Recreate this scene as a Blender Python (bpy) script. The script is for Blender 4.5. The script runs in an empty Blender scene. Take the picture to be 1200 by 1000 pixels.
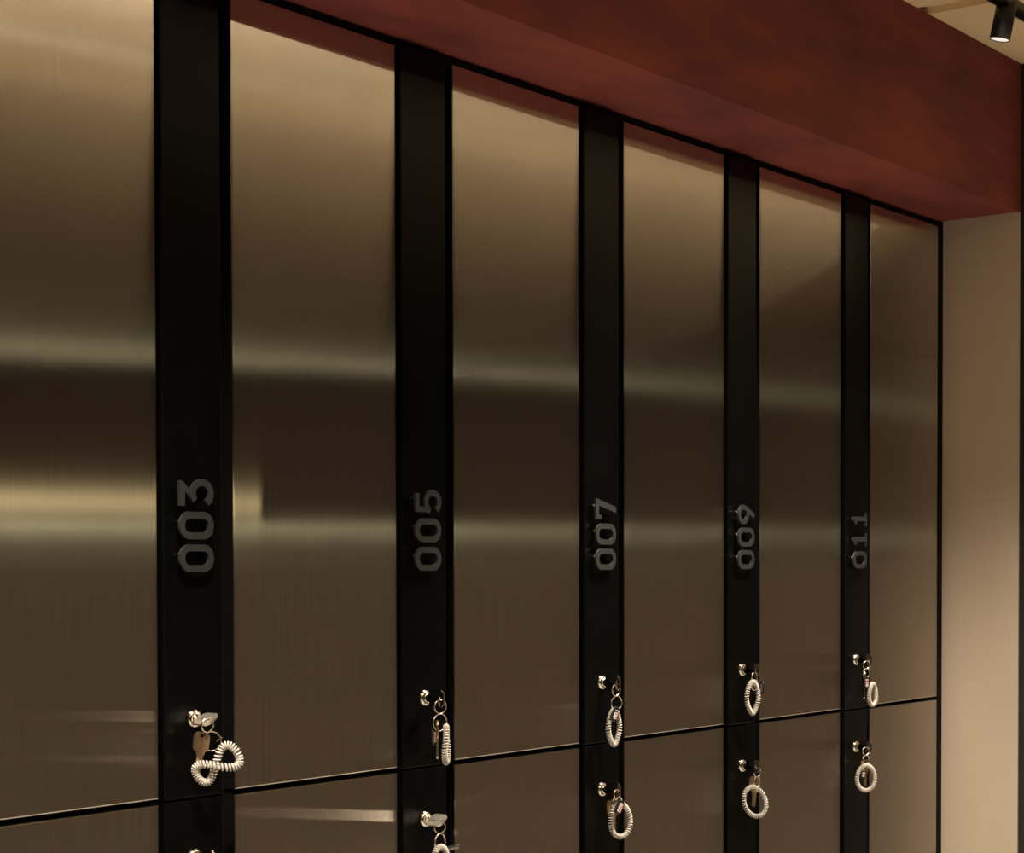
import bpy, bmesh, math, random
from mathutils import Vector, Matrix
random.seed(7)
S = bpy.context.scene
COL = S.collection

# ------------------------------------------------------------------ camera
D = 1.56366            # camera to the locker fronts
X0 = 1.38659           # left edge of the first number strip, from the camera
E = 1.45               # eye height
YAW, PITCH, ROLL = 0.657200, -0.022328, -0.001921
cam = bpy.data.cameras.new('camera')
co = bpy.data.objects.new('camera', cam); COL.objects.link(co)
F0 = Vector((math.cos(YAW), math.sin(YAW), 0)); R0 = Vector((math.sin(YAW), -math.cos(YAW), 0)); Z = Vector((0, 0, 1))
F = F0*math.cos(PITCH) + Z*math.sin(PITCH); U = -F0*math.sin(PITCH) + Z*math.cos(PITCH)
R = R0*math.cos(ROLL) + U*math.sin(ROLL); U = -R0*math.sin(ROLL) + U*math.cos(ROLL)
m = Matrix((R, U, -F)).transposed().to_4x4(); m.translation = Vector((0, -D, E))
co.matrix_world = m
cam.sensor_width = 36; cam.lens = 36*2180/1200; cam.shift_y = 211.25/1200
cam.clip_start = 0.02
S.camera = co

# ------------------------------------------------------------------ world, lights, exposure
w = bpy.data.worlds.new('world'); S.world = w; w.use_nodes = True
w.node_tree.nodes['Background'].inputs[0].default_value = (0.9, 0.75, 0.55, 1)
w.node_tree.nodes['Background'].inputs[1].default_value = 0.02
S.view_settings.view_transform = 'Standard'; S.view_settings.look = 'None'
S.view_settings.gamma = 1; S.view_settings.use_curve_mapping = False
S.view_settings.exposure = -0.08
S.cycles.max_bounces = 10; S.cycles.diffuse_bounces = 6; S.cycles.glossy_bounces = 6
S.cycles.transmission_bounces = 8; S.cycles.sample_clamp_indirect = 12.0; S.cycles.blur_glossy = 0.5

WARM = (1.0, 0.87, 0.72)
CEIL = E + 0.952
def area(name, loc, direction, sx, sy, power, color=WARM, spread=math.pi):
    l = bpy.data.lights.new(name, 'AREA'); l.shape = 'RECTANGLE'; l.size = sx; l.size_y = sy
    l.energy = power; l.color = color; l.spread = spread
    o = bpy.data.objects.new(name, l); COL.objects.link(o)
    o.location = loc; o.rotation_euler = Vector(direction).to_track_quat('-Z', 'Y').to_euler()
    return o
def spot(name, loc, direction, power, cone, blend, radius, color=WARM):
    l = bpy.data.lights.new(name, 'SPOT'); l.energy = power; l.spot_size = math.radians(cone); l.spot_blend = blend
    l.shadow_soft_size = radius; l.color = color
    o = bpy.data.objects.new(name, l); COL.objects.link(o)
    o.location = loc; o.rotation_euler = Vector(direction).to_track_quat('-Z', 'Y').to_euler()
    return o

# spotlights on the track in front of the lockers (bodies are built below)
SPOT_AXIS = Vector((-0.039, 0.197, -0.980)).normalized()
SPOT_FACE = Vector((X0 + 1.622, -0.285, E + 0.886))
SPOT_X = [0.0, -0.9, -1.8, -2.7]            # offsets along the track from the one in view
for dx in SPOT_X:
    spot('track_spot_beam', SPOT_FACE + Vector((dx, 0, 0)) + SPOT_AXIS*0.006, SPOT_AXIS, 80.0, 36, 0.9, 0.014)
# a slim ceiling lamp over the aisle, then added fill spots
area('aisle_lamp_light', (3.4, -1.05, CEIL - 0.012), (0, 0, -1), 9.0, 0.02, 9, (1.0, 0.80, 0.50))
for x in (-2.0, -0.5, 1.0, 2.5, 4.2, 5.8):
    spot('aisle_bounce_fill', (x, -0.55, CEIL - 0.03), (0, 0, -1), 275, 107, 1.0, 0.04)  # added spots without fixtures; their floor bounce brightens ceiling and soffit
l = area('ceiling_lamp_light', (1.175, -1.445, CEIL - 0.012), (0, 0, -1), 0.09, 0.09, 0.18, WARM); l.data.shape = 'DISK'
# glow above and below the back-lit mirror on the opposite wall
OPP = -2.45
MX0, MX1, MZ0, MZ1 = 1.2, 2.7, E + 0.105, E + 0.50
area('mirror_glow_light', ((MX0+MX1)/2, OPP + 0.022, MZ1 - 0.010), (0, -0.8, 0.6), MX1 - MX0 - 0.04, 0.008, 4.0, (0.97, 0.96, 0.64))
area('mirror_glow_light', ((MX0+MX1)/2, OPP + 0.022, MZ0 + 0.010), (0, -0.8, -0.6), MX1 - MX0 - 0.04, 0.008, 4.2, (0.97, 0.96, 0.64))
# slim upright lamp in the side corridor, seen by the lockers through the doorway
CL = Vector((0.3, -5.7, E + 0.26))
area('corridor_lamp_light', CL + Vector((0.0, 0.03, 0)), (0.25, 1, 0), 0.012, 0.075, 5, (1.0, 0.80, 0.42))

area('corridor_edge_fill', (0.4, -3.0, CEIL - 0.02), (0, 0, -1), 0.3, 0.5, 14, (1.0, 0.83, 0.6))  # added fill, brightens the corridor that the door edges reflect

# ------------------------------------------------------------------ materials
def mat(name, base, rough=0.5, metal=0.0, **kw):
    M = bpy.data.materials.new(name); M.use_nodes = True
    b = M.node_tree.nodes['Principled BSDF']
    b.inputs['Base Color'].default_value = (*base, 1); b.inputs['Roughness'].default_value = rough
    b.inputs['Metallic'].default_value = metal
    for k, v in kw.items(): b.inputs[k].default_value = v
    return M
def noise_color(M, c1, c2, scale, detail=6, stretch=(1, 1, 1), p0=0.35, p1=0.65, bump=0.0, bscale=None, rough=0.6):
    nt = M.node_tree; b = nt.nodes['Principled BSDF']
    tc = nt.nodes.new('ShaderNodeTexCoord'); mp = nt.nodes.new('ShaderNodeMapping'); mp.inputs['Scale'].default_value = stretch
    n = nt.nodes.new('ShaderNodeTexNoise'); n.inputs['Scale'].default_value = scale; n.inputs['Detail'].default_value = detail
    n.inputs['Roughness'].default_value = rough
    r = nt.nodes.new('ShaderNodeValToRGB')
    r.color_ramp.elements[0].position = p0; r.color_ramp.elements[0].color = (*c1, 1)
    r.color_ramp.elements[1].position = p1; r.color_ramp.elements[1].color = (*c2, 1)
    nt.links.new(tc.outputs['Object'], mp.inputs['Vector']); nt.links.new(mp.outputs['Vector'], n.inputs['Vector'])
    nt.links.new(n.outputs['Fac'], r.inputs['Fac']); nt.links.new(r.outputs['Color'], b.inputs['Base Color'])
    if bump:
        n2 = nt.nodes.new('ShaderNodeTexNoise'); n2.inputs['Scale'].default_value = bscale or scale*4; n2.inputs['Detail'].default_value = 4
        bp = nt.nodes.new('ShaderNodeBump'); bp.inputs['Strength'].default_value = bump; bp.inputs['Distance'].default_value = 0.002
        nt.links.new(mp.outputs['Vector'], n2.inputs['Vector']); nt.links.new(n2.outputs['Fac'], bp.inputs['Height'])
        nt.links.new(bp.outputs['Normal'], b.inputs['Normal'])
    return M

def brushed_steel():
    M = bpy.data.materials.new('brushed_steel'); M.use_nodes = True; nt = M.node_tree
    nt.nodes.remove(nt.nodes['Principled BSDF'])
    out = nt.nodes['Material Output']
    g = nt.nodes.new('ShaderNodeBsdfAnisotropic'); g.distribution = 'MULTI_GGX'
    tc = nt.nodes.new('ShaderNodeTexCoord'); mp = nt.nodes.new('ShaderNodeMapping'); mp.inputs['Scale'].default_value = (900, 900, 7)
    oi = nt.nodes.new('ShaderNodeObjectInfo')
    add = nt.nodes.new('ShaderNodeVectorMath'); add.operation = 'ADD'
    n = nt.nodes.new('ShaderNodeTexNoise'); n.inputs['Scale'].default_value = 1.0; n.inputs['Detail'].default_value = 3
    nt.links.new(tc.outputs['Object'], mp.inputs['Vector'])
    nt.links.new(mp.outputs['Vector'], add.inputs[0]); nt.links.new(oi.outputs['Random'], add.inputs[1])
    nt.links.new(add.outputs[0], n.inputs['Vector'])
    r = nt.nodes.new('ShaderNodeValToRGB')
    r.color_ramp.elements[0].position = 0.25; r.color_ramp.elements[0].color = (0.60, 0.55, 0.50, 1)
    r.color_ramp.elements[1].position = 0.75; r.color_ramp.elements[1].color = (0.74, 0.69, 0.635, 1)
    nt.links.new(n.outputs['Fac'], r.inputs['Fac']); nt.links.new(r.outputs['Color'], g.inputs['Color'])
    bp = nt.nodes.new('ShaderNodeBump'); bp.inputs['Strength'].default_value = 0.12; bp.inputs['Distance'].default_value = 0.0004
    nt.links.new(n.outputs['Fac'], bp.inputs['Height']); nt.links.new(bp.outputs['Normal'], g.inputs['Normal'])
    g.inputs['Roughness'].default_value = 0.205; g.inputs['Anisotropy'].default_value = 0.89
    cx = nt.nodes.new('ShaderNodeCombineXYZ'); cx.inputs[2].default_value = 1.0   # the grain runs upright
    nt.links.new(cx.outputs[0], g.inputs['Tangent'])
    nt.links.new(g.outputs[0], out.inputs['Surface'])
    return M
STEEL = brushed_steel()
BLACK = noise_color(mat('black_lacquer', (0.008, 0.009, 0.008), 0.28, **{'Specular IOR Level': 0.11}), (0.0008, 0.0010, 0.0009), (0.0013, 0.0016, 0.0014), 30, bump=0.05, bscale=60)
MATTE = noise_color(mat('black_carcass', (0.001, 0.001, 0.001), 0.75, **{'Specular IOR Level': 0.15}), (0.0008, 0.0008, 0.0008), (0.0015, 0.0015, 0.0014), 40)
DIGIT = noise_color(mat('dark_grey_number', (0.055, 0.058, 0.055), 0.5), (0.0125, 0.0145, 0.0145), (0.0155, 0.018, 0.018), 200)
PIN = mat('pin_metal', (0.6, 0.55, 0.48), 0.2, 1.0)
CHROME = noise_color(mat('chrome', (0.75, 0.70, 0.63), 0.10, 1.0), (0.70, 0.66, 0.60), (0.80, 0.76, 0.69), 300)
NICKEL = noise_color(mat('nickel_key', (0.62, 0.56, 0.46), 0.12, 1.0), (0.55, 0.49, 0.40), (0.68, 0.62, 0.52), 400)
SATIN = noise_color(mat('satin_nickel_key', (0.66, 0.62, 0.52), 0.42, 1.0), (0.60, 0.56, 0.46), (0.72, 0.68, 0.58), 300)
BRASS = noise_color(mat('worn_brass_key', (0.55, 0.40, 0.24), 0.30, 1.0), (0.50, 0.36, 0.22), (0.66, 0.50, 0.32), 400)
WIRE = mat('ring_wire', (0.78, 0.72, 0.62), 0.16, 1.0)
COIL = mat('clear_plastic_coil', (0.58, 0.54, 0.475), 0.18, 0.0)
COIL.node_tree.nodes['Principled BSDF'].inputs['Transmission Weight'].default_value = 0.30
TAGM = mat('black_tag', (0.012, 0.012, 0.014), 0.35)
WHITE = mat('white_print', (0.80, 0.78, 0.74), 0.5)
REDP = mat('red_print', (0.55, 0.07, 0.05), 0.5)
RED = noise_color(mat('oxblood_limewash', (0.17, 0.03, 0.022), 0.75), (0.118, 0.019, 0.017), (0.27, 0.047, 0.036), 6.5, 6, (0.6, 1.6, 2.0), 0.3, 0.7, bump=0.15, bscale=40)
BEIGE = noise_color(mat('beige_plaster', (0.50, 0.38, 0.26), 0.75), (0.42, 0.35, 0.265), (0.49, 0.41, 0.315), 3.0, 5, (1.4, 1.4, 0.7), 0.3, 0.7, bump=0.10, bscale=50)
CEILM = noise_color(mat('beige_ceiling', (0.55, 0.43, 0.28), 0.85), (0.80, 0.64, 0.39), (0.85, 0.69, 0.43), 1.4, 3)
TAUPE = noise_color(mat('taupe_wall', (0.13, 0.095, 0.07), 0.7), (0.128, 0.120, 0.104), (0.155, 0.146, 0.128), 2.0, 5)
ADDPANEL = noise_color(mat('brown_reflector_panel', (0.26, 0.185, 0.145), 0.6), (0.240, 0.210, 0.185), (0.28, 0.246, 0.22), 2.0, 5)
UMBER = noise_color(mat('umber_reflection_block', (0.06, 0.045, 0.038), 0.75), (0.052, 0.038, 0.032), (0.072, 0.052, 0.044), 2.0, 5)
FLOORM = noise_color(mat('floor_screed', (0.20, 0.155, 0.115), 0.45), (0.34, 0.315, 0.275), (0.40, 0.372, 0.328), 3.0, 6)
SPOTB = noise_color(mat('black_spot_body', (0.010, 0.010, 0.010), 0.38), (0.009, 0.009, 0.009), (0.012, 0.012, 0.012), 90)
POST = mat('dark_post', (0.012, 0.010, 0.009), 0.6)
MIRR = mat('bronze_mirror', (0.16, 0.13, 0.10), 0.25, 1.0)
def emit(name, col, s):
    M = bpy.data.materials.new(name); M.use_nodes = True; nt = M.node_tree
    b = nt.nodes['Principled BSDF']; b.inputs['Base Color'].default_value = (0.8, 0.8, 0.8, 1)
    b.inputs['Emission Color'].default_value = (*col, 1); b.inputs['Emission Strength'].default_value = s
    return M
LENS = emit('lit_spot_lens', (1.0, 0.96, 0.90), 0.75)

# ------------------------------------------------------------------ mesh helpers
def link(name, bm, mats, parent=None, loc=(0, 0, 0), smooth=False, bevel=0.0, seg=2):
    me = bpy.data.meshes.new(name)
    bmesh.ops.recalc_face_normals(bm, faces=bm.faces)
    bm.to_mesh(me); bm.free()
    if not isinstance(mats, (list, tuple)): mats = [mats]
    for x in mats: me.materials.append(x)
    if smooth:
        for p in me.polygons: p.use_smooth = True
    return link_mesh(name, me, parent, loc, bevel, seg)
def link_mesh(name, me, parent=None, loc=(0, 0, 0), bevel=0.0, seg=2):
    o = bpy.data.objects.new(name, me); COL.objects.link(o)
    if parent is not None: o.parent = parent
    o.location = loc
    if bevel:
        b = o.modifiers.new('bevel', 'BEVEL'); b.width = bevel; b.segments = seg; b.limit_method = 'ANGLE'; b.harden_normals = False
    return o
def box(bm, x0, x1, y0, y1, z0, z1, mi=0):
    vs = [bm.verts.new(v) for v in ((x0,y0,z0),(x1,y0,z0),(x1,y1,z0),(x0,y1,z0),(x0,y0,z1),(x1,y0,z1),(x1,y1,z1),(x0,y1,z1))]
    fs = [bm.faces.new([vs[i] for i in q]) for q in ((0,3,2,1),(4,5,6,7),(0,1,5,4),(1,2,6,5),(2,3,7,6),(3,0,4,7))]
    for f in fs: f.material_index = mi
    return fs
def boxo(name, x0, x1, y0, y1, z0, z1, M, parent=None, bevel=0.0):
    bm = bmesh.new(); box(bm, x0, x1, y0, y1, z0, z1); return link(name, bm, M, parent, bevel=bevel)
def struct(o):
    o['kind'] = 'structure'; return o
def thing(name, label, cat, loc, group=None):
    o = bpy.data.objects.new(name, None); COL.objects.link(o); o.location = loc; o.empty_display_size = 0.05
    o['label'] = label; o['category'] = cat
    if group: o['group'] = group
    return o
def lathe(bm, prof, axis='-Y', n=32, mi=0, M=None):
    """prof: list of (r, t) along the axis; closed where r == 0."""
    rings = []
    for r, t in prof:
        if r == 0: ring = [bm.verts.new((0, -t, 0))]
        else: ring = [bm.verts.new((r*math.cos(2*math.pi*i/n), -t, r*math.sin(2*math.pi*i/n))) for i in range(n)]
        rings.append(ring)
    vs = [v for r in rings for v in r]
    for a, b in zip(rings, rings[1:]):
        for i in range(n):
            j = (i+1) % n
            if len(a) == 1 and len(b) > 1: f = bm.faces.new((a[0], b[i], b[j]))
            elif len(b) == 1 and len(a) > 1: f = bm.faces.new((a[i], b[0], a[j]))
            elif len(a) > 1: f = bm.faces.new((a[i], b[i], b[j], a[j]))
            else: continue
            f.material_index = mi; f.smooth = True
    if M is not None: bmesh.ops.transform(bm, matrix=M, verts=vs)
    return vs
def tube(bm, pts, r, n=8, closed=False, mi=0):
    P = [Vector(p) for p in pts]; N = len(P)
    rings = []; prev = None
    for i in range(N):
        if closed: t = P[(i+1) % N] - P[i-1]
        else: t = P[min(i+1, N-1)] - P[max(i-1, 0)]
        t.normalize()
        if prev is None:
            a = Vector((0, 0, 1)) if abs(t.z) < 0.9 else Vector((1, 0, 0))
            u = t.cross(a).normalized()
        else:
            u = (prev - t*prev.dot(t)).normalized()
        prev = u; v = t.cross(u)
        rings.append([bm.verts.new(P[i] + (u*math.cos(2*math.pi*k/n) + v*math.sin(2*math.pi*k/n))*r) for k in range(n)])
    if closed:   # undo the twist between the last ring and the first
        best = min(range(n), key=lambda s: sum((rings[-1][(k+s) % n].co - rings[0][k].co).length for k in range(n)))
    for i in range(N if closed else N-1):
        a = rings[i]; b = rings[(i+1) % N]
        s = best if (closed and i == N-1) else 0
        for k in range(n):
            f = bm.faces.new((a[(k+s) % n], a[(k+1+s) % n], b[(k+1) % n], b[k])); f.material_index = mi; f.smooth = True
    if not closed:
        for r_ in (rings[0], rings[-1]):
            f = bm.faces.new(r_); f.material_index = mi
    return rings
def ribbon(bm, pts, wd, to3, d0, d1, closed=False, mi=0):
    """a flat stroke of width wd along 2-D points, made solid between depths d0 and d1; to3(u, v, d) -> point."""
    n = len(pts); P = [Vector(p) for p in pts]; L = []; Rr = []
    if wd == 0:                      # a filled outline instead of a stroke
        fr, bk = [[bm.verts.new(to3(p.x, p.y, d)) for p in P] for d in (d0, d1)]
        fs = [bm.faces.new(fr), bm.faces.new(list(reversed(bk)))]
        fs += [bm.faces.new((fr[i], bk[i], bk[(i+1) % n], fr[(i+1) % n])) for i in range(n)]
        for f in fs: f.material_index = mi
        for f in fs[:2]: f.normal_update()
        bmesh.ops.triangulate(bm, faces=fs[:2])
        return
    for i in range(n):
        if closed: a, b, c = P[i-1], P[i], P[(i+1) % n]
        else: a, b, c = P[max(i-1, 0)], P[i], P[min(i+1, n-1)]
        d1_ = (b-a).normalized() if (b-a).length > 1e-9 else (c-b).normalized()
        d2_ = (c-b).normalized() if (c-b).length > 1e-9 else d1_
        n1 = Vector((-d1_.y, d1_.x)); n2 = Vector((-d2_.y, d2_.x)); mm = (n1+n2)
        mm = mm.normalized() if mm.length > 1e-6 else n1
        k = 1/max(0.35, mm.dot(n1))
        L.append(b + mm*wd/2*k); Rr.append(b - mm*wd/2*k)
    q = [[bm.verts.new(to3(p.x, p.y, d)) for p in side] for side in (L, Rr) for d in (d0, d1)]
    Lf, Lb, Rf, Rb = q
    def face(vs):
        f = bm.faces.new(vs); f.material_index = mi
    for i in range(n if closed else n-1):
        j = (i+1) % n
        face((Lf[i], Rf[i], Rf[j], Lf[j])); face((Lb[i], Lb[j], Rb[j], Rb[i]))
        face((Lf[i], Lf[j], Lb[j], Lb[i])); face((Rf[i], Rb[i], Rb[j], Rf[j]))
    if not closed:
        face((Lf[0], Lb[0], Rb[0], Rf[0])); face((Lf[-1], Rf[-1], Rb[-1], Lb[-1]))
def arc(cx, cy, rx, ry, a0, a1, n=20):
    return [(cx + rx*math.cos(math.radians(a0 + (a1-a0)*i/n)), cy + ry*math.sin(math.radians(a0 + (a1-a0)*i/n))) for i in range(n+1)]
def rrect(x0, x1, y0, y1, r, n=8):
    out = []
    for cx, cy, a in ((x1-r, y1-r, 0), (x0+r, y1-r, 90), (x0+r, y0+r, 180), (x1-r, y0+r, 270)):
        out += arc(cx, cy, r, r, a, a+90, n)
    return out

# digit strokes in millimetres: u across (0..31), v up (0..51)
def digit_strokes(ch):
    w = 7.7
    if ch == '0': return [(rrect(4, 27, 4, 47, 11), w, True)]
    if ch == '3': return [([(0.5, 51), (28.5, 51), (28.5, 47.2), (10.8, 25.6), (6.0, 29.6), (16.8, 43), (0.5, 43)], 0, False), (arc(14.8, 17.5, 12.4, 13.5, 130, -148, 26), w, False)]
    if ch == '5': return [([(26.5, 51), (2.4, 51), (2.0, 24.5), (9.6, 24.5), (9.8, 43.4), (26.5, 43.4)], 0, False), (arc(15.5, 17, 12.0, 13.2, 158, -146, 28), w, False)]
    if ch == '7': return [([(0.5, 51), (30.5, 51), (30.5, 49), (19.0, 0), (10.4, 0), (20.4, 43.4), (7.0, 43.4), (7.0, 37.5), (0.5, 37.5)], 0, False)]
    if ch == '9': return [(arc(15.5, 34, 12.0, 13.2, 0, 345, 32), w, True), ([(26.4, 29.5), (13.5, 1)], w, False)]
    if ch == '1': return [([(3, 2.2), (27, 2.2)], 4.4, False), ([(16, 3), (16, 51)], 8.0, False), ([(17, 47.5), (6.5, 41.5)], 7.0, False)]
    if ch == '8': return [(arc(15.5, 14.5, 11.5, 11, 0, 345, 28), w, True), (arc(15.5, 37, 9.5, 10, 0, 345, 28), w, True)]
    if ch == '2': return [(arc(15, 36, 11, 11, 165, -35, 18) + [(5, 4)], w, False), ([(3, 4), (28, 4)], w, False)]
    if ch == '4': return [([(31, 14), (4, 14), (20, 49)], w, False), ([(20, 28), (20, 0)], w, False)]
    if ch == '6': return [(arc(15.5, 17, 12.0, 13.2, 0, 345, 32), w, True), ([(4.6, 21.5), (17.5, 50)], w, False)]
    return []

# ------------------------------------------------------------------ the room
ZT = E + 0.6587                 # top of the locker doors
ZG = E - 0.2616                 # gap between the two rows of lockers
ZS = E + 0.668                  # underside of the red bulkhead, at the lockers
XE = X0 + 2.0006                # right edge of the last panel
XW = X0 + 2.0216                # end wall
BY = -0.157                     # front of the bulkhead and of the end wall
RX0, RX1 = -2.6, 8.0
struct(boxo('floor', RX0, RX1, -6.2, 0.5, -0.1, 0.0, FLOORM))
# ceiling with an added groove, standing in for a shadow band from the bulkhead
gx0, gx1 = X0 + 1.575, X0 + 1.622
bm = bmesh.new()
box(bm, RX0, gx0, -6.2, 0.5, CEIL, CEIL + 0.1); box(bm, gx1, RX1, -6.2, 0.5, CEIL, CEIL + 0.1)
box(bm, gx0, gx1, -6.2, 0.5, CEIL + 0.012, CEIL + 0.1)
struct(link('ceiling', bm, CEILM))
# red bulkhead over the lockers
bm = bmesh.new()
pr = [(BY, E + 0.6715), (0.45, ZS), (0.45, CEIL), (BY, CEIL)]
a = [bm.verts.new((RX0, y, z)) for y, z in pr]; b = [bm.verts.new((RX1, y, z)) for y, z in pr]
bm.faces.new(a); bm.faces.new(b)
for i in range(4): bm.faces.new((a[i], a[(i+1) % 4], b[(i+1) % 4], b[i]))
struct(link('wall_upper', bm, RED))
struct(boxo('wall_right', XW, XW + 0.6, BY, 0.46, 0, E + 0.6712, BEIGE))
struct(boxo('wall_far_right', RX1, RX1 + 0.1, -6.2, 0.5, 0, CEIL, TAUPE))
struct(boxo('wall_left', RX0 - 0.1, RX0, -6.2, 0.5, 0, CEIL, TAUPE))
struct(boxo('wall_back', RX0, RX1, 0.46, 0.56, 0, CEIL, MATTE))
struct(boxo('wall_lower', XW + 0.6, RX1, BY + 0.01, 0.45, 0, E + 0.6712, BEIGE))
struct(boxo('wall_fill', RX0, X0 + 0.115 - 0.404, 0.01, 0.45, 0, ZS, MATTE))
# opposite wall; the doorway is added to cut the corridor lamp's light sharply
JX = 0.3 + (1.541 - 0.3)*(5.7 + OPP)/5.7    # right jamb
bm = bmesh.new()
box(bm, JX, RX1, OPP - 0.12, OPP, 0, CEIL); box(bm, RX0, JX - 0.9, OPP - 0.12, OPP, 0, CEIL); box(bm, JX - 0.9, JX, OPP - 0.12, OPP, 2.1, CEIL)
struct(link('wall_opposite', bm, TAUPE))
struct(boxo('wall_added_blocker', RX0, RX1, OPP, -1.78, E + 0.67, CEIL, UMBER))  # added dark block, unseen; hides the far ceiling from the door reflections
struct(boxo('trim_4', JX + 0.02, RX1, OPP, OPP + 0.012, 0, E + 0.02, ADDPANEL, bevel=0.003))  # added paler panel, unseen; lightens the lower part of the door reflections
struct(boxo('wall_corridor', RX0, RX1, -6.3, -6.2, 0, CEIL, TAUPE))
t = thing('wall_mirror', 'dark bronze mirror with a back-lit edge on the taupe opposite wall', 'mirror', ((MX0+MX1)/2, OPP, MZ0))
boxo('mirror_plate', -(MX1-MX0)/2, (MX1-MX0)/2, 0.030, 0.036, 0, MZ1-MZ0, MIRR, t, bevel=0.001)
boxo('back_frame', -(MX1-MX0)/2 + 0.05, (MX1-MX0)/2 - 0.05, 0.0, 0.030, 0.05, MZ1-MZ0 - 0.05, MATTE, t)
# dark post against the end of the wall
struct(boxo('trim_1', XW + 0.004, XW + 0.06, BY - 0.05, BY + 0.002, 0, CEIL, POST, bevel=0.002))
# black top rail and end filler behind the fronts
struct(boxo('trim_2', X0 + 0.115 - 0.4, XE, 0.004, 0.03, ZT - 0.004, ZS + 0.0, MATTE))
struct(boxo('trim_3', XE + 0.0012, XW, -0.0005, 0.44, 0.1, ZS, MATTE))
struct(boxo('baseboard_lockers', X0 + 0.115 - 0.4, XW, 0.03, 0.44, 0.0, 0.1, MATTE))

# ------------------------------------------------------------------ lockers
ZB = 0.102
GAP = 0.003
def digit_mesh(ch, name='digit'):
    bm = bmesh.new()
    for i, (pts, wd, cl) in enumerate(digit_strokes(ch)):     # strokes that cross lie a hair apart
        ribbon(bm, [(u*0.001, v*0.001) for u, v in pts], wd*0.001, lambda u, v, d: (-v, d, u), -0.0165 - 0.00025*i, -0.0132 - 0.00025*i, cl)
    return bm
DIG = {}
def door_mesh(wd, z0, z1):
    bm = bmesh.new()
    fs = box(bm, 0.0, wd, 0.0, 0.016, z0, z1)
    # front: steel skin with a fine rolled lip; sides and back: black
    for f in fs: f.material_index = 1
    fs[2].material_index = 0
    edges = [e for e in fs[2].edges]
    r = bmesh.ops.bevel(bm, geom=edges, offset=0.0017, segments=2, affect='EDGES', profile=0.5, material=0)
    return bm
def lock_mesh():
    bm = bmesh.new()
    lathe(bm, [(0.0, -0.004), (0.0106, -0.004), (0.0106, 0.0006), (0.0103, 0.0018), (0.0095, 0.0034), (0.0082, 0.0046), (0.0070, 0.0050), (0.0065, 0.0048), (0.0063, 0.0040),
               (0.0056, 0.0040), (0.0054, 0.0052), (0.0047, 0.0055), (0.0, 0.0055)], n=40)
    box(bm, -0.0008, 0.0008, -0.0058, -0.0054, -0.0042, 0.0042, 1)
    return bm
LOCK_ME = None
def make_locker(k, row, label):
    global LOCK_ME
    xl = X0 + 0.4*k + 0.1152 - 0.4          # left edge of the steel door
    xr = X0 + 0.4*k                         # its right edge, where the black strip starts
    z0, z1 = (ZG + GAP, ZT) if row == 'upper' else (ZB, ZG - GAP)
    t = thing('locker', label, 'locker', (xl, 0, z0), row + ' row of lockers')
    h = z1 - z0
    bx = boxo('body', 0.0005, 0.3995, 0.018, 0.44, -0.0025 if row == 'upper' else 0.0, h + (0.0 if row == 'upper' else 0.0025) - (0.005 if row == 'upper' else 0), MATTE, t)
    link('steel_door', door_mesh(xr - xl, 0, h), [STEEL, MATTE], t)
    s = thing_part = boxo('lock_strip', 0.003, 0.091, -0.006, 0.017, -0.0014 if row == 'upper' else 0.0004, h - 0.0004 if row == 'upper' else h + 0.0014, BLACK, t, bevel=0.0012)
    s.location = (xr - xl, 0, 0)
    zl = (E - 0.1716 if row == 'upper' else E - 0.3287) - z0
    if LOCK_ME is None:
        o = link('lock_cylinder', lock_mesh(), [CHROME, MATTE], s); LOCK_ME = o.data
    else:
        o = link_mesh('lock_cylinder', LOCK_ME, s)
    o.location = (0.047, -0.006, zl); o['label'] = 'chrome lock cylinder'
    if row == 'upper':
        num = '%03d' % (2*k + 3)
        for i, ch in enumerate(num):
            if ch not in DIG:
                d = link('digit', digit_mesh(ch), DIGIT, s); DIG[ch] = d.data
            else:
                d = link_mesh('digit', DIG[ch], s)
            zz = E - 0.0070 + i*0.0365 - z0
            d.location = (0.069, 0, zz)
            pb = bmesh.new()
            lathe(pb, [(0.0, 0.005), (0.0016, 0.005), (0.0016, 0.0136), (0.0, 0.0136)], n=12)
            pin_at = (-0.0465, 0, 0.020) if ch != '1' else (-0.045, 0, 0.016)
            p = link('standoff_pin', pb, PIN, s); p.location = (0.069 + pin_at[0], 0, zz + pin_at[2])
    return t
PLACE = ['leftmost', 'second from left', 'middle one', 'second from right', 'rightmost']
for k in range(5):
    n = '%03d' % (2*k + 3)
    make_locker(k, 'upper', 'upper steel locker numbered %s on its black strip, %s of the numbered ones' % (n, PLACE[k]))
for k in range(5):
    n = '%03d' % (2*k + 3)
    make_locker(k, 'lower', 'lower steel locker directly below number %s, %s in its row' % (n, PLACE[k]))
# the plain panels that close the run at the end wall
for row, (z0, z1) in (('upper', (ZG + GAP, ZT)), ('lower', (ZB, ZG - GAP))):
    t = thing('end_panel', row + ' plain brushed steel end panel beside the beige wall', 'panel', (X0 + 1.7152, 0, z0), 'end panels')
    link('steel_door', door_mesh(XE - X0 - 1.7152, 0, z1 - z0), [STEEL, MATTE], t)
    boxo('body', 0.0005, XE - X0 - 1.7152, 0.018, 0.44, 0.0, z1 - z0 - (0.005 if row == 'upper' else 0), MATTE, t)

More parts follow.
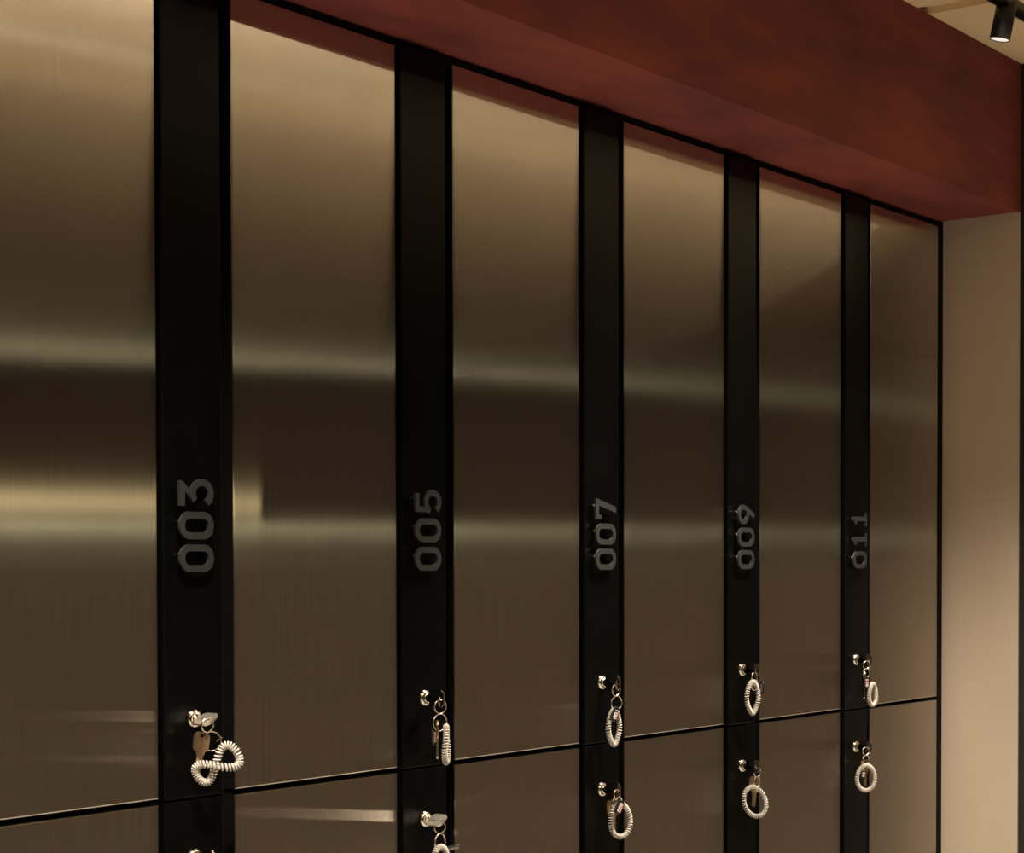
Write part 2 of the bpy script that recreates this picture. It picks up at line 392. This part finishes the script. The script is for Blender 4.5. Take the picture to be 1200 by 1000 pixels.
# ------------------------------------------------------------------ key sets
def key_mesh(bow_w=0.023, bow_l=0.021, blade=0.026, hole=True):
    """key lying in the X-Z plane: bow below the origin's blade; blade towards -Z from the bow, bow hole at the origin, top of bow at +0.004."""
    bm = bmesh.new(); th = 0.0011
    def plate(poly):
        f = [bm.verts.new((x, -th, z)) for x, z in poly]; b = [bm.verts.new((x, th, z)) for x, z in poly]
        n = len(poly); bm.faces.new(f); bm.faces.new(list(reversed(b)))
        for i in range(n): bm.faces.new((f[i], b[i], b[(i+1) % n], f[(i+1) % n]))
    hw = bow_w/2; top = 0.0045; bot = top - bow_l; c = 0.0035
    # bow as a plate with a round hole: ring of quads from hole to outline
    outer = []
    nseg = 32
    def out_pt(a):
        # bevelled rectangle outline by ray casting
        dx, dz = math.cos(a), math.sin(a); s = 1e9
        taper = 0.0025
        if dx > 1e-9: s = min(s, hw/dx)
        if dx < -1e-9: s = min(s, -hw/dx)
        if dz > 1e-9: s = min(s, top/dz)
        if dz < -1e-9: s = min(s, bot/dz)
        x, z = dx*s, dz*s
        lim = hw + 0.0 + top - 0.004 
        if z > 0 and abs(x) + z > lim:
            s2 = lim/(abs(dx) + dz); x, z = dx*s2, dz*s2
        if z < 0 and abs(x) - z > hw - bot - 0.003:
            s2 = (hw - bot - 0.003)/(abs(dx) - dz); x, z = dx*s2, dz*s2
        return x, z
    vo = []; vi = []
    for side in (-th, th):
        vo.append([bm.verts.new((out_pt(2*math.pi*i/nseg)[0], side, out_pt(2*math.pi*i/nseg)[1])) for i in range(nseg)])
        vi.append([bm.verts.new((0.0026*math.cos(2*math.pi*i/nseg), side, 0.0026*math.sin(2*math.pi*i/nseg))) for i in range(nseg)])
    for i in range(nseg):
        j = (i+1) % nseg
        bm.faces.new((vo[0][i], vi[0][i], vi[0][j], vo[0][j])); bm.faces.new((vo[1][i], vo[1][j], vi[1][j], vi[1][i]))
        bm.faces.new((vo[0][i], vo[0][j], vo[1][j], vo[1][i])); bm.faces.new((vi[0][i], vi[1][i], vi[1][j], vi[0][j]))
    # blade with cuts on both flanks
    z = bot; k = blade
    plate([(-0.0055, z + 0.001), (-0.0055, z - 0.003), (-0.0042, z - 0.004), (-0.0042, z - k + 0.003), (-0.002, z - k), (0.001, z - k), (0.0036, z - k + 0.003),
           (0.0022, z - k + 0.006), (0.0040, z - k + 0.009), (0.0024, z - k + 0.012), (0.0042, z - k + 0.015), (0.0030, z - k + 0.018), (0.0042, z - 0.004), (0.0055, z - 0.003), (0.0055, z + 0.001)])
    plate([(-0.0012, z - k + 0.004), (0.0004, z - k + 0.004), (0.0004, z - 0.001), (-0.0012, z - 0.001)])
    for v in bm.verts[-8:]: pass
    return bm
def ring_mesh(rad, wire=0.0007, tail=False):
    bm = bmesh.new()
    n = 48
    # a split ring: two turns of wire side by side
    pts = [(rad*math.cos(2*math.pi*i/n), (i/n - 1.0)*wire*1.5, rad*math.sin(2*math.pi*i/n)) for i in range(2*n - 2)]
    tube(bm, pts, wire, 8)
    if tail:
        tube(bm, [(rad*0.55, 0.001, rad*0.10), (rad*0.80, 0.0015, rad*0.36), (rad*1.06, 0.001, rad*0.62)], wire*0.9, 6)
    return bm
def coil_mesh(center, n_turn, minor, wire, n_tube=6, per=12):
    """a wire wound round a closed centre line: center(t) for t in 0..1."""
    N = n_turn*per
    C = [Vector(center(i/N)) for i in range(N)]
    pts = []; prev = None
    for i in range(N):
        t = (C[(i+1) % N] - C[i-1]).normalized()
        if prev is None:
            u = t.cross(Vector((0, 1, 0))).normalized()
        else: u = (prev - t*prev.dot(t)).normalized()
        prev = u; v = t.cross(u)
        a = 2*math.pi*i/per
        pts.append(C[i] + (u*math.cos(a) + v*math.sin(a))*minor)
    bm = bmesh.new(); tube(bm, pts, wire, n_tube, closed=True); return bm
def loop_center(W, H, point=0.0, tilt=0.0, sway=0.0):
    """a hung loop in the X-Z plane, top at the origin."""
    ct, st = math.cos(tilt), math.sin(tilt)
    def f(t):
        a = 2*math.pi*t + math.pi/2
        c, s = math.cos(a), math.sin(a)
        k = 1.0 - point*max(0.0, -s)**1.6*0.9          # narrower to the bottom
        k *= 1.0 + 0.10*point*max(0.0, s)
        x, z = W/2*c*k, H/2*s
        return (x*ct - z*st, sway*math.sin(2*a), x*st + z*ct)
    return f
def tag_parts(parent, num, loc, rot):
    bm = bmesh.new()
    pts = rrect(-0.0065, 0.0065, -0.0105, 0.0105, 0.0048, 6)
    f = [bm.verts.new((x, -0.0011, z)) for x, z in pts]; b = [bm.verts.new((x, 0.0011, z)) for x, z in pts]
    bm.faces.new(f); bm.faces.new(list(reversed(b)))
    for i in range(len(pts)): bm.faces.new((f[i], b[i], b[(i+1) % len(pts)], f[(i+1) % len(pts)]))
    t = link('number_tag', bm, TAGM, parent, bevel=0.0004)
    t.location = loc; t.rotation_euler = rot; t['label'] = 'black plastic tag printed %s in white with a red bar' % num
    bm = bmesh.new()
    sc = 0.00013
    for sgn in (-1, 1):
        for i, ch in enumerate(num):
            for q, wd, cl in digit_strokes(ch):
                off = -0.0068 + i*0.0047
                ribbon(bm, [(u*sc + off, v*sc) for u, v in q], wd*sc*1.05, lambda u, v, d, s=sgn: ((-v + 0.0022)*(-s if s < 0 else -s)*(-1), d*s, u), 0.00095, 0.0012, cl)
        # red bar beside the number
    link('number_print', bm, WHITE, t)
    bm = bmesh.new()
    box(bm, 0.0030, 0.0046, -0.0012, 0.0012, -0.0070, 0.0070)
    link('red_bar', bm, REDP, t)
    return t

def place_parts(k, row, label, r1, r2, band, key_roll=0.0, satin=False, spare=None, tag=None, ring_yaw=(0.3, -0.3), num='', tail=False):
    """offsets in millimetres from the lock's axis: (x, z) at a plane 30 mm out from the strip's door plane."""
    lx = X0 + 0.4*k + 0.047; lz = E - (0.1716 if row == 'upper' else 0.3287)
    t = thing('key_set', label, 'keys', (lx, -0.0175, lz), 'keys left in the locker locks')
    P = lambda x, z, y=-0.0125: Vector((x*0.001, y, z*0.001))
    # the key in the lock: bow points out of the door
    kb = link('lock_key', key_mesh(0.0215, 0.0250, 0.0035), SATIN if satin else NICKEL, t)
    # key mesh: bow at +Z end; turn it so that the blade runs into the lock (+Y)
    Mx = Matrix.Rotation(key_roll, 4, 'Y') @ Matrix.Rotation(math.radians(90), 4, 'Z') @ Matrix.Rotation(math.radians(90), 4, 'Y')
    # local -Z (blade) -> +Y, local X (bow width) -> Z
    Mx = Matrix.Rotation(key_roll, 4, 'Y') @ Matrix(((0, 1, 0, 0), (0, 0, -1, 0), (-1, 0, 0, 0), (0, 0, 0, 1)))
    kb.matrix_local = Matrix.Translation(Vector((0, -0.0165, 0))) @ Mx
    kb['label'] = 'key turned in the lock'
    ra = link('split_ring', ring_mesh(r1[2]*0.001), WIRE, t); ra.location = P(r1[0], r1[1]); ra.rotation_euler = (0, 0.4, ring_yaw[0])
    if r2:
        rb = link('split_ring', ring_mesh(r2[2]*0.001, 0.0007, tail), WIRE, t); rb.location = P(r2[0], r2[1]); rb.rotation_euler = (0, 0.2, ring_yaw[1])
    if spare:
        x, z, yaw, tilt, brass = spare
        s = link('spare_key', key_mesh(0.021, 0.022, 0.027), BRASS if brass else NICKEL, t)
        s.location = P(x, z, -0.0085); s.rotation_euler = (0, tilt, yaw); s['label'] = 'spare key hanging from the ring'
    if tag:
        x, z, yaw, tilt, y = tag[:5]; pitch = tag[5] if len(tag) > 5 else 0
        q = Matrix.Rotation(yaw, 4, 'Z') @ Matrix.Rotation(pitch, 4, 'X') @ Matrix.Rotation(tilt, 4, 'Y')
        tag_parts(t, num, P(x, z, y), q.to_euler())
    if band:
        o = link('coil_wristband', band['bm'], COIL, t, smooth=True)
        o.location = P(band['x'], band['z'], band.get('y', -0.014)); o.rotation_euler = (0, 0, band['yaw'])
        o['label'] = 'clear plastic coil wristband'
    return t
rad = math.radians
MN, WR = 0.0033, 0.00095
def loop(W, H, x, z, yaw, point=0.0, tilt=0.0, y=-0.014, turns=41):
    return dict(bm=coil_mesh(loop_center((W - 8)*0.001, (H - 8)*0.001, point, tilt, 0.0012), turns, MN, WR), x=x, z=z, yaw=rad(yaw), y=y)
def eight(x, z, yaw):
    ax = Vector((0.85, 0, 0.53)); pn = Vector((-0.53, 0, 0.85))
    def f(t):
        a = 2*math.pi*t
        s, c = math.sin(a), math.cos(a)
        up = c > 0
        q = ax*(c*(0.0275 if up else 0.0235)) + pn*(math.sin(2*a)*(0.0130 if up else 0.0112)*(1 if up else 1))
        return q + Vector((0, 0.0046*s, 0))
    return dict(bm=coil_mesh(f, 50, 0.0036, 0.00125), x=x, z=z, yaw=yaw, y=-0.022)

place_parts(0, 'upper', 'keys on clear coil band twisted into a figure eight below number 003', (-2, -6, 8), (3.5, -24.5, 10.8), eight(1.0, -50.8, rad(-42)),
            key_roll=rad(58), satin=True, spare=(-7, -18, rad(-8), rad(8), True), ring_yaw=(rad(-5), rad(-38)), tail=True)
place_parts(0, 'lower', 'keys at bottom photo edge in the lower lock under number 003', (0, -8, 8), (1, -26, 10), loop(40, 54, 4, -58, 0), key_roll=0)
place_parts(1, 'upper', 'keys with coil band seen edge on below number 005', (2.6, -10.4, 8.8), (1.6, -30.5, 11), loop(46, 54, 12.5, -60, 36, 0.25), spare=(0.8, -33, rad(45), 0, True),
            tag=(-7, -48.7, rad(15), 0, -0.010), num='005', ring_yaw=(rad(-16), rad(-10)))
place_parts(1, 'lower', 'keys with tilted tag and coil band cut by bottom photo edge, lower 005 column', (1, -9, 7.8), (0.9, -28, 11), loop(40, 56, 0, -58, -5, 0.0), key_roll=rad(55), satin=True,
            tag=(22, -37, rad(-40), rad(62), -0.018, rad(62)), num='006', ring_yaw=(rad(-20), rad(5)))
place_parts(2, 'upper', 'keys with tag on pointed narrow coil band, upper lock below number 007', (1.9, -10.7, 8.5), (2.9, -30, 10.5), loop(39, 58, -5.9, -64.9, 3, 0.75), tag=(-14.5, -43.8, rad(-15), rad(30), -0.022), num='007',
            ring_yaw=(rad(-5), rad(-10)), spare=None)
place_parts(2, 'lower', 'keys with tag across tan spare key in coil band, lower 007 column', (2.8, -6.3, 7.5), (4.5, -19, 10.0), loop(45, 56, 10.5, -45, -16, 0.0, rad(4)), spare=(-2.5, -19, rad(-20), rad(-4), True),
            tag=(-4, -23.3, rad(-20), rad(26), -0.022), num='008', ring_yaw=(rad(10), rad(-10)))
place_parts(3, 'upper', 'keys with narrow coil band tapering to a point below number 009', (-1.5, -11.4, 8), (0, -24, 9.0), loop(42, 59, -9.6, -44.3, -4, 0.75), tag=(22, -29.5, rad(60), 0, -0.0125), num='009',
            spare=None, ring_yaw=(rad(0), rad(-5)))
place_parts(3, 'lower', 'keys with wide tilted coil band round a brass key, lower 009 column', (8.5, -9.7, 7.5), (7.1, -26, 9.0), loop(44, 58, -2.5, -57.3, -38, 0.0, rad(24)), spare=(7, -22, rad(-25), rad(3), True),
            ring_yaw=(rad(-14), rad(0)))
place_parts(4, 'upper', 'keys with slim coil band across the door edge below number 011', (-6, -9, 7.5), (-6, -23.5, 8.5), loop(40, 46, 16, -63, 4, 0.1), tag=(-13, -39.6, rad(-15), 0, -0.016), num='011',
            spare=(-8, -25, rad(40), 0, False), ring_yaw=(rad(-18), rad(-12)))
place_parts(4, 'lower', 'keys with round coil band framing a black tag, lower 011 column', (-7, -6.6, 7.5), (-7, -23, 9), loop(46, 53, -8.9, -54.5, -30, 0.0), tag=(-13, -45, rad(-20), rad(8), -0.010), num='012',
            spare=(-2, -27, rad(-10), 0, True), ring_yaw=(rad(-18), rad(-12)))

# ------------------------------------------------------------------ track and spotlights
t = thing('lighting_track', 'slim black lighting track fixed along the beige ceiling', 'lighting track', (X0 + 1.6, -0.297, CEIL))
bm = bmesh.new()
box(bm, -4.0, 0.9, -0.013, -0.009, -0.012, 0.0); box(bm, -4.0, 0.9, 0.009, 0.013, -0.012, 0.0); box(bm, -4.0, 0.9, -0.009, 0.009, -0.003, 0.0)
link('rail', bm, SPOTB, t)
def make_spot(dx, label):
    t = thing('track_spotlight', label, 'spotlight', SPOT_FACE + Vector((dx, 0, 0)))
    q = SPOT_AXIS.to_track_quat('-Y', 'Z').to_matrix().to_4x4()   # lathe runs along -Y
    M = Matrix.Rotation(0, 4, 'Z') @ q
    r = 0.0172; L = 0.062
    bm = bmesh.new()
    lathe(bm, [(r*0.90, -0.004), (r*0.93, 0.0), (r, 0.0), (r, -L + 0.001), (r*0.96, -L), (0.0, -L)], n=40, M=M)
    link('housing', bm, SPOTB, t)
    bm = bmesh.new(); lathe(bm, [(0.0, -0.0012), (r*0.91, -0.0012), (r*0.91, -0.0036), (0.0, -0.0036)], n=40, M=M)
    link('lens', bm, LENS, t)
    bm = bmesh.new(); top = SPOT_AXIS*(-L)
    up = CEIL - 0.002 - SPOT_FACE.z
    ay = -0.297 + 0.285
    tube(bm, [top*0.9, Vector((top.x, ay, up))], 0.006, 12)
    box(bm, top.x - 0.03, top.x + 0.03, ay - 0.0085, ay + 0.0085, up - 0.0065, up - 0.0015)
    link('adapter', bm, SPOTB, t)
    return t
make_spot(0.0, 'small black cylinder spotlight hanging from the ceiling track')
